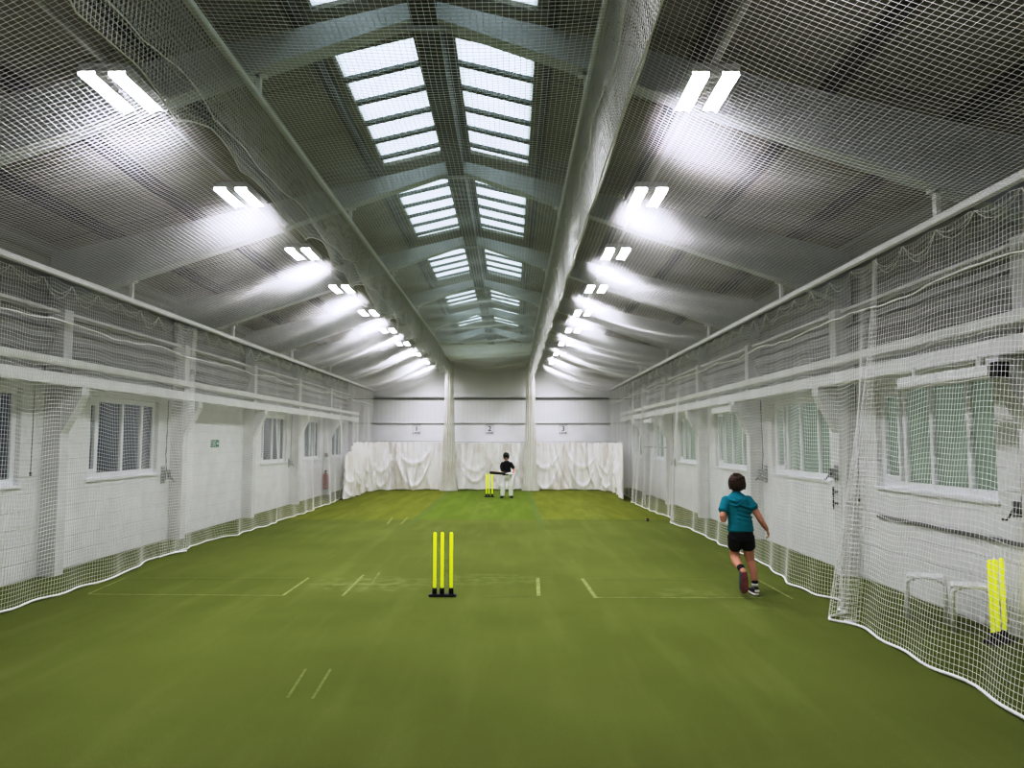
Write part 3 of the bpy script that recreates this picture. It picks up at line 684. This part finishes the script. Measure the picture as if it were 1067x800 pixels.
# lane signs
def textmesh(body,size):
    c=bpy.data.curves.new('t','FONT'); c.body=body; c.size=size; c.align_x='CENTER'; c.align_y='CENTER'; c.extrude=.003
    o=bpy.data.objects.new('t',c); COL.objects.link(o); dg=bpy.context.evaluated_depsgraph_get(); me=bpy.data.meshes.new_from_object(o.evaluated_get(dg))
    bpy.data.objects.remove(o); return me
for k,px in enumerate((434.5,510.5,587)):
    x=(px-533)*29.0/800
    t=thing('lane_sign','white lane sign with black number %d on the far wall above the %s curtain'%(k+1,('left','middle','right')[k]),'sign',(x,YF-.012,CH+.43))
    obj('plate',B(-.19,.19,0,.012,-.21,.21),M['paint'],t)
    me=textmesh(str(k+1),.26); me.materials.append(M['black']); o=link(bpy.data.objects.new('number',me),t); o.rotation_euler=(PI/2,0,0); o.location=(0,-.004,.03)
    me=textmesh('LANE',.115); me.materials.append(M['black']); o=link(bpy.data.objects.new('wording',me),t); o.rotation_euler=(PI/2,0,0); o.location=(0,-.004,-.125)
    obj('top_line',B(-.15,.15,-.006,-.001,.165,.178),M['dgrey'],t)
# ball
x,y=fl(675,543.2); bm=bmesh.new(); bmesh.ops.create_uvsphere(bm,u_segments=20,v_segments=14,radius=.036); 
o=obj('cricket_ball',bm,M['ball'],None,True); o.location=(x,y,.036); tag(o,'small dark cricket ball lying on the carpet near the far right net','ball')
bm=bmesh.new()
for q in (-.004,0,.004): tube(bm,[(.0363*math.cos(a)*math.sqrt(1-(q/.0363)**2),.0363*math.sin(a)*math.sqrt(1-(q/.0363)**2),q) for a in np.linspace(0,2*PI,33)],.0008,4,False)
obj('seam',bm,M['white'],o)

# ------------------------------------------------------------------ people
def loft(bm, pts, n=14, side=(1,0,0)):
    """pts: (x,y,z,ra[,rb]); ra along 'side', rb across. closed with rounded ends"""
    P=[Vector(p[:3]) for p in pts]; m=len(P); rings=[]
    def ring(c,t,ra,rb):
        sd=Vector(side); s=sd-t*sd.dot(t)
        if s.length<.2: sd=Vector((0,1,0)); s=sd-t*sd.dot(t)
        s.normalize(); q=t.cross(s)
        return [bm.verts.new(c+s*(ra*math.cos(2*PI*k/n))+q*(rb*math.sin(2*PI*k/n))) for k in range(n)]
    for i in range(m):
        t=(P[min(i+1,m-1)]-P[max(i-1,0)]).normalized(); ra=pts[i][3]; rb=pts[i][4] if len(pts[i])>4 else ra
        if i==0: rings.append(ring(P[i]-t*min(ra,rb)*.55,t,ra*.55,rb*.55))
        rings.append(ring(P[i],t,ra,rb))
        if i==m-1: rings.append(ring(P[i]+t*min(ra,rb)*.55,t,ra*.55,rb*.55))
    for a,b in zip(rings,rings[1:]):
        for k in range(n): bm.faces.new([a[k],a[(k+1)%n],b[(k+1)%n],b[k]])
    bm.faces.new(rings[0][::-1]); bm.faces.new(rings[-1])
def ball(bm,c,rx,ry,rz_):
    r=bmesh.ops.create_uvsphere(bm,u_segments=18,v_segments=12,radius=1)
    for v in r['verts']: v.co=Vector((c[0]+v.co.x*rx,c[1]+v.co.y*ry,c[2]+v.co.z*rz_))
def bake(bm,voxel,it=6,fac=.5):
    bmesh.ops.recalc_face_normals(bm,faces=list(bm.faces))
    me=bpy.data.meshes.new('tmp'); bm.to_mesh(me); bm.free(); o=bpy.data.objects.new('tmp',me); COL.objects.link(o)
    r=o.modifiers.new('r','REMESH'); r.mode='VOXEL'; r.voxel_size=voxel
    s=o.modifiers.new('s','SMOOTH'); s.iterations=it; s.factor=fac
    dg=bpy.context.evaluated_depsgraph_get(); out=bpy.data.meshes.new_from_object(o.evaluated_get(dg)); bpy.data.objects.remove(o)
    for p in out.polygons: p.use_smooth=True
    return out
def mobj(name,me,m,parent): 
    me.name=name; me.materials.clear(); me.materials.append(m); return link(bpy.data.objects.new(name,me),parent)
def hand(bm,wrist,dirv,palm,side,k=1.0,curl=.5,thumb=1):
    """wrist point, dirv pointing to the fingers, palm = palm normal, side = across towards the thumb"""
    w=Vector(wrist); d=Vector(dirv).normalized(); pn=Vector(palm); pn=(pn-d*pn.dot(d)).normalized(); s=Vector(side); s=(s-d*s.dot(d)-pn*s.dot(pn)).normalized()
    loft(bm,[(*(w-d*.01),.018*k,.015*k),(*(w+d*.02*k),.026*k,.014*k),(*(w+d*.05*k),.032*k,.013*k),(*(w+d*.066*k),.032*k,.011*k)],12,tuple(s))
    for i,(off,ln) in enumerate(((.026,.058),(.009,.065),(-.009,.060),(-.026,.046))):
        b=w+d*.066*k+s*off*k; a1=curl*.5; dirs=d.copy(); pts=[]; p=b.copy(); pts.append((*p,.0075*k))
        for j,f in enumerate((.45,.32,.23)):
            ang=curl*(.5+.45*j)
            dd=(d*math.cos(ang)+pn*math.sin(ang)+s*(off*2.5)).normalized(); p=p+dd*ln*k*f; pts.append((*p,(.0075-.0007*(j+1))*k))
        loft(bm,pts,8,tuple(s))
    b=w+d*.022*k+s*.02*k; t1=(d*.7+s*.75+pn*.25).normalized(); t2=(d*.9+s*.25+pn*.35).normalized()
    loft(bm,[(*b,.011*k),(*(b+t1*.03*k),.0095*k),(*(b+t1*.03*k+t2*.024*k),.0085*k),(*(b+t1*.03*k+t2*.042*k),.0068*k)],8,tuple(pn))
def head(bm,c,k,fwd=1):
    """head centre c, facing +y*fwd"""
    x,y,z=c; f=fwd
    ball(bm,(x,y-.008*f*k,z+.018*k),.074*k,.090*k,.088*k)
    ball(bm,(x,y+.022*f*k,z-.045*k),.055*k,.062*k,.060*k)
    ball(bm,(x,y+.062*f*k,z-.083*k),.024*k,.018*k,.017*k)
    loft(bm,[(x,y+.080*f*k,z+.012*k,.009*k),(x,y+.093*f*k,z-.020*k,.012*k),(x,y+.086*f*k,z-.030*k,.014*k)],8)
    for s in (-1,1):
        ball(bm,(x+s*.076*k,y-.005*f*k,z-.012*k),.010*k,.020*k,.030*k)
        ball(bm,(x+s*.030*k,y+.070*f*k,z+.022*k),.022*k,.014*k,.008*k)
def face_bits(par,c,k,fwd):
    x,y,z=c
    for s in (-1,1):
        bm=bmesh.new(); ball(bm,(x+s*.030*k,y+.074*fwd*k,z+.004*k),.013*k,.010*k,.010*k); e=obj('eye',bm,M['eye'],par,True)
        bm=bmesh.new(); ball(bm,(x+s*.030*k,y+.082*fwd*k,z+.004*k),.006*k,.004*k,.006*k); obj('iris',bm,M['hair'],e,True)
    bm=bmesh.new(); ball(bm,(x,y+.078*fwd*k,z-.052*k),.020*k,.008*k,.006*k); obj('mouth',bm,M['lip'],par,True)

# --- running boy seen from behind
bx0,by0=fl(786.5,619.5)
boy=thing('person','person in a teal t-shirt and black shorts running away along the right net','person',(bx0,by0,0))
bm=bmesh.new()
HC=(-.160,.07,1.262)
head(bm,HC,1.04,1)
loft(bm,[(-.170,.05,1.12,.050,.046),(-.171,.055,1.17,.042,.042),(-.172,.065,1.23,.042,.044)])
loft(bm,[(-.140,.0,.66,.115,.085),(-.143,.0,.74,.118,.085),(-.152,.005,.86,.108,.078),(-.163,.015,.97,.120,.082),(-.170,.03,1.06,.130,.080),(-.171,.04,1.115,.090,.062)])
RA=[(-.050,.03,1.075,.046),(.005,.0,.99,.040),(.062,-.03,.885,.037),(.080,-.035,.845,.034),(.122,-.02,.785,.031),(.160,.0,.735,.022)]
loft(bm,RA); hand(bm,(.160,.0,.735),(.34,.15,-.92),(-.75,.3,-.2),(-.1,1,.15),.95,1.1)
LA=[(-.292,.03,1.075,.046),(-.335,-.01,.98,.040),(-.362,-.05,.885,.034),(-.358,-.055,.855,.032),(-.325,.03,.845,.031),(-.285,.13,.86,.021)]
loft(bm,LA); hand(bm,(-.285,.13,.86),(.35,.9,.15),(.8,-.3,-.1),(0,.1,1),.95,1.1)
RL=[(-.080,.0,.68,.078,.085),(-.062,.02,.57,.070,.074),(-.042,.045,.45,.058,.060),(-.022,.05,.375,.047),(-.012,.02,.29,.049,.052),(-.004,-.012,.20,.040),(.0,-.025,.11,.028),(.0,-.02,.06,.03)]
loft(bm,RL); loft(bm,[(.0,-.05,.045,.030,.028),(.0,.03,.04,.036,.026),(.005,.12,.03,.038,.018),(.006,.16,.028,.03,.016)],12)
LL=[(-.205,.0,.68,.078,.085),(-.203,.025,.57,.070,.074),(-.205,.05,.47,.057,.060),(-.207,.03,.42,.052),(-.214,-.06,.375,.053,.055),(-.205,-.16,.335,.042),(-.196,-.24,.305,.031)]
loft(bm,LL); loft(bm,[(-.194,-.252,.298,.030,.028),(-.190,-.24,.223,.034,.028),(-.186,-.225,.133,.038,.022),(-.184,-.205,.088,.032,.018)],12)
body=mobj('body',bake(bm,.0055,4),M['skin'],boy)
face_bits(body,HC,1.04,1)
# hair: cap with a full mop at the back
bm=bmesh.new(); x,y,z=HC
ball(bm,(x,y-.012,z+.020),.094,.104,.100); ball(bm,(x,y-.034,z-.028),.086,.078,.066)
for k in range(46):
    a=random.uniform(PI*1.0,PI*2.0); h=random.uniform(-.045,.06); q=.088*math.sqrt(max(.1,1-(h/.11)**2)); loft(bm,[(x+q*math.cos(a),y-.014+1.1*q*math.sin(a),z+h+.02,.016),(x+(q+.006)*math.cos(a),y-.016+1.12*q*math.sin(a),z+h-.03,.009)],6)
loft(bm,[(x-.03,y-.06,z+.095,.03),(x-.045,y-.07,z+.118,.010)],8)
mobj('hair',bake(bm,.006,2),M['hair'],boy)
# t-shirt
bm=bmesh.new()
loft(bm,[(-.145,-.002,.725,.152,.112),(-.146,-.002,.80,.140,.104),(-.155,.004,.90,.130,.098),(-.164,.014,.99,.140,.100),(-.170,.028,1.07,.150,.096),(-.171,.038,1.115,.105,.076),(-.171,.042,1.148,.062,.056)],20)
loft(bm,[(-.285,.03,1.075,.062),(-.322,.0,1.005,.058),(-.345,-.02,.95,.058)]); loft(bm,[(-.058,.03,1.078,.062),(-.018,.01,1.02,.058),(.012,-.005,.985,.060)])
for k in range(7):
    z0=.78+.05*k; ss=random.choice((-1,1)); loft(bm,[(-.150+ss*.13,-.03,z0,.012),(-.150+ss*.06,-.096,z0+.02*ss,.010),(-.150-ss*.05,-.100,z0+.05,.006)],6)
mobj('t_shirt',bake(bm,.0075,3),M['teal'],boy)
# shorts
bm=bmesh.new()
loft(bm,[(-.144,-.002,.75,.135,.108),(-.142,-.001,.68,.142,.112),(-.142,0,.62,.142,.108)],18)
loft(bm,[(-.075,.0,.66,.086,.100),(-.060,.018,.57,.084,.092),(-.052,.030,.535,.082,.088)],16); loft(bm,[(-.208,.0,.66,.086,.100),(-.205,.018,.57,.082,.092),(-.208,.03,.528,.076,.088)],16)
mobj('shorts',bake(bm,.0075,3),M['shorts'],boy)
# shoes and socks
def shoe(name,pts,solepts,m,ms,side=(1,0,0)):
    bm=bmesh.new(); loft(bm,pts,14,side); s=mobj(name,bake(bm,.006,3),m,boy)
    bm=bmesh.new(); loft(bm,solepts,14,side); mobj('sole',bake(bm,.005,2),ms,s); return s
def band(z,r0,r1,m,c):
    bm=bmesh.new(); lathe(bm,[(r0,z-.016),(r0+.003,z),(r1,z+.016)],c[0],c[1],18); return bm
shoe('shoe',[(.0,-.055,.062,.036,.040),(.0,-.01,.062,.040,.042),(.003,.06,.050,.043,.034),(.006,.13,.040,.043,.024),(.007,.165,.036,.032,.018)],
     [(.0,-.072,.014,.036,.013),(.0,-.02,.014,.038,.013),(.004,.06,.014,.044,.013),(.007,.14,.014,.042,.013),(.008,.178,.016,.028,.012)],M['shoeb'],M['white'])
s=obj('sock',band(.150,.034,.034,M['shorts'],(0,-.024)),M['shorts'],boy,True); obj('stripe',band(.118,.033,.034,M['white'],(0,-.024)),M['white'],s,True)
obj('heel_patch',B(-.028,.028,-.100,-.088,.045,.072,bev=.005),M['white'],boy)
shoe('shoe',[(-.196,-.228,.305,.036,.038),(-.193,-.222,.248,.042,.042),(-.189,-.212,.173,.046,.036),(-.186,-.20,.108,.045,.028),(-.185,-.19,.083,.034,.02)],
     [(-.194,-.275,.298,.036,.014),(-.192,-.272,.243,.039,.014),(-.187,-.256,.163,.046,.014),(-.184,-.236,.093,.043,.014),(-.184,-.220,.065,.028,.012)],M['shoe'],M['sole'])
bm=bmesh.new(); loft(bm,[(-.205,-.165,.338,.042,.042),(-.200,-.215,.318,.038,.038)],12); mobj('sock',bake(bm,.006,2),M['shorts'],boy)

# --- batter at the far end
tx,ty=fl(528.3,518.6)
bat=thing('person','batter in black helmet and top with white leg pads, at the far stumps','person',(tx,ty,0))
k=1.0
bm=bmesh.new(); HB=(-.02,-.02,1.27)
head(bm,HB,.95,-1)
loft(bm,[(-.012,0,1.10,.050,.046),(-.016,-.01,1.16,.042,.042),(-.02,-.015,1.22,.042,.044)])
loft(bm,[(.0,.02,.62,.120,.09),(.0,.02,.72,.118,.085),(-.004,.015,.85,.105,.078),(-.008,.01,.96,.118,.080),(-.01,.005,1.05,.125,.078),(-.011,0,1.10,.085,.06)])
loft(bm,[(.115,.0,1.06,.044),(.170,-.02,.97,.038),(.222,-.05,.87,.032),(.205,-.12,.80,.029),(.165,-.19,.745,.021)]); hand(bm,(.165,-.19,.745),(-.6,-.5,-.3),(-.2,.2,-.9),(-.6,.7,0),.9,1.5)
loft(bm,[(-.135,.0,1.06,.044),(-.165,-.05,.96,.038),(-.150,-.11,.86,.032),(-.06,-.17,.79,.028),(.03,-.205,.765,.021)]); hand(bm,(.03,-.205,.765),(.85,-.25,-.15),(-.1,.2,-.9),(.2,.9,.2),.9,1.5)
loft(bm,[(.075,.02,.66,.078,.085),(.105,.0,.50,.062),(.115,-.02,.38,.048),(.120,.0,.25,.048),(.125,.02,.10,.03),(.125,.02,.05,.03)])
loft(bm,[(-.075,.02,.66,.078,.085),(-.110,.0,.50,.062),(-.120,-.02,.38,.048),(-.125,.0,.25,.048),(-.130,.02,.10,.03),(-.13,.02,.05,.03)])
for s,xx in ((1,.125),(-1,-.13)): loft(bm,[(xx,.05,.04,.03,.028),(xx+s*.02,-.04,.04,.036,.026),(xx+s*.04,-.13,.03,.034,.018)],12)
bb_=mobj('body',bake(bm,.007,3),M['skin'],bat); face_bits(bb_,HB,.95,-1)
bm=bmesh.new(); loft(bm,[(.0,.02,.70,.138,.105),(.0,.02,.80,.128,.10),(-.004,.015,.90,.128,.096),(-.008,.01,.98,.136,.096),(-.01,.005,1.06,.142,.09),(-.011,0,1.115,.085,.068)],18)
loft(bm,[(.110,.0,1.065,.056),(.165,-.02,.985,.052),(.200,-.038,.915,.05)]); loft(bm,[(-.130,.0,1.065,.056),(-.160,-.04,.985,.052),(-.160,-.07,.93,.05),(-.152,-.11,.86,.043),(-.06,-.172,.79,.038),(-.01,-.188,.778,.034)])
mobj('shirt',bake(bm,.008,3),M['shorts'],bat)
bm=bmesh.new(); loft(bm,[(0,.02,.74,.132,.10),(0,.02,.66,.138,.105),(0,.02,.60,.13,.10)],18)
loft(bm,[(.072,.02,.64,.085,.095),(.108,.0,.48,.075,.08),(.118,-.01,.36,.064),(.124,.01,.22,.060),(.127,.02,.09,.058)]); loft(bm,[(-.072,.02,.64,.085,.095),(-.112,.0,.48,.075,.08),(-.122,-.01,.36,.064),(-.127,.01,.22,.060),(-.131,.02,.09,.058)])
mobj('trousers',bake(bm,.008,3),M['white'],bat)
for xx,xk in ((.124,.116),(-.128,-.122)):
    bm=bmesh.new(); loft(bm,[(xx,-.055,.07,.070,.028),(xx,-.075,.25,.074,.030),(xk,-.095,.40,.080,.036),(xk*.97,-.085,.50,.078,.030),(xk*.93,-.075,.585,.066,.022)],14)
    p=mobj('leg_pad',bake(bm,.008,2),M['white'],bat)
    for z in (.18,.33): 
        bm=bmesh.new(); tube(bm,[(xx+.085*math.cos(a),.0+.09*math.sin(a),z) for a in np.linspace(-.3,PI+.3,14)],.010,6); obj('strap',bm,M['grey'],p)
for xx,s in ((.125,1),(-.13,-1)):
    bm=bmesh.new(); loft(bm,[(xx,.06,.042,.036,.038),(xx+s*.02,-.04,.042,.043,.036),(xx+s*.045,-.15,.032,.038,.024)],12); mobj('shoe',bake(bm,.007,2),M['shoeb'],bat)
# helmet with peak and grille
bm=bmesh.new(); x,y,z=HB; ball(bm,(x,y+.012,z+.030),.100,.118,.105); ball(bm,(x,y+.045,z-.03),.092,.072,.065); hel=bake(bm,.008,2)
hm=mobj('helmet',hel,M['black'],bat)
bm=bmesh.new(); loft(bm,[(x,y-.085,z+.062,.085,.012),(x,y-.135,z+.045,.065,.008)],12); mobj('peak',bake(bm,.006,1),M['black'],hm)
bm=bmesh.new()
for dz in (-.01,-.04,-.07): tube(bm,[(x+.098*math.cos(a),y-.02-.11*math.sin(a),z+dz) for a in np.linspace(0,PI,14)],.004,6)
obj('grille',bm,M['dgrey'],hm)
for hx,hy,hz in ((.115,-.22,.735),(.095,-.235,.755)):
    bm=bmesh.new(); ball(bm,(hx,hy+.01,hz),.062,.05,.045); 
    for q in range(4): loft(bm,[(hx-.04+.026*q,hy-.03,hz+.03,.015),(hx-.04+.026*q,hy-.06,hz,.016),(hx-.04+.026*q,hy-.045,hz-.03,.014)],8)
    mobj('glove',bake(bm,.007,2),M['white'],bat)
# bat held level, pointing to the left
t=thing('cricket_bat','dark-faced cricket bat held level by the batter, pointing left over the far stumps','bat',(tx+.10,ty-.235,.745))
obj('handle',T([(.13,0,-.008),(-.14,0,.008)],.017,12),M['white'],t,True)
bm=bmesh.new(); prism(bm,[(-.14,-.02),(-.20,-.052),(-.60,-.054),(-.63,-.04),(-.63,.04),(-.60,.054),(-.20,.052),(-.14,.02)],'y',-.022,.018); bmesh.ops.bevel(bm,geom=list(bm.edges),offset=.008,segments=2,affect='EDGES')
bl=obj('blade',bm,M['black'],t); bl.rotation_euler=(math.radians(60),math.radians(4),0)
bm=bmesh.new(); prism(bm,[(-.155,-.015),(-.21,-.046),(-.59,-.047),(-.61,.0),(-.59,.047),(-.21,.046),(-.155,.015)],'y',.016,.028); obj('blade_back',bm,M['wood'],bl)

# ------------------------------------------------------------------ world, camera
w=bpy.data.worlds.new('sky'); sc.world=w; w.use_nodes=True
bg=w.node_tree.nodes['Background']; bg.inputs[0].default_value=(.88,.97,1.0,1); bg.inputs[1].default_value=2.6
cam=bpy.data.cameras.new('camera'); co=bpy.data.objects.new('camera',cam); link(co); sc.camera=co
cam.sensor_width=36; cam.sensor_fit='HORIZONTAL'; cam.lens=36*800/1067; cam.clip_end=200; cam.clip_start=.05
co.location=(0,0,CH); co.rotation_euler=(math.radians(90)+math.atan(59.5/800),0,math.radians(-.05))
sc.cycles.sample_clamp_indirect=4.0
vs=sc.view_settings
vs.view_transform='Standard'; vs.look='None'; vs.exposure=0; vs.gamma=1
vs.use_curve_mapping=True; cm=vs.curve_mapping; WLV=2.5
cm.white_level=(WLV,WLV,WLV); cm.clip_min_x=0; cm.clip_max_x=1
cv=cm.curves[3]
pts=[(0,0),(.05,.027),(.10,.070),(.20,.195),(.35,.42),(.55,.66),(.80,.80),(1.3,.89),(2.5,1.0)]
cv.points[0].location=(0,0); cv.points[1].location=(1,1)
for x_,y_ in pts[1:-1]: cv.points.new(x_/WLV,y_)
cm.update()
vs.use_white_balance=True; vs.white_balance_temperature=6150; vs.white_balance_tint=15
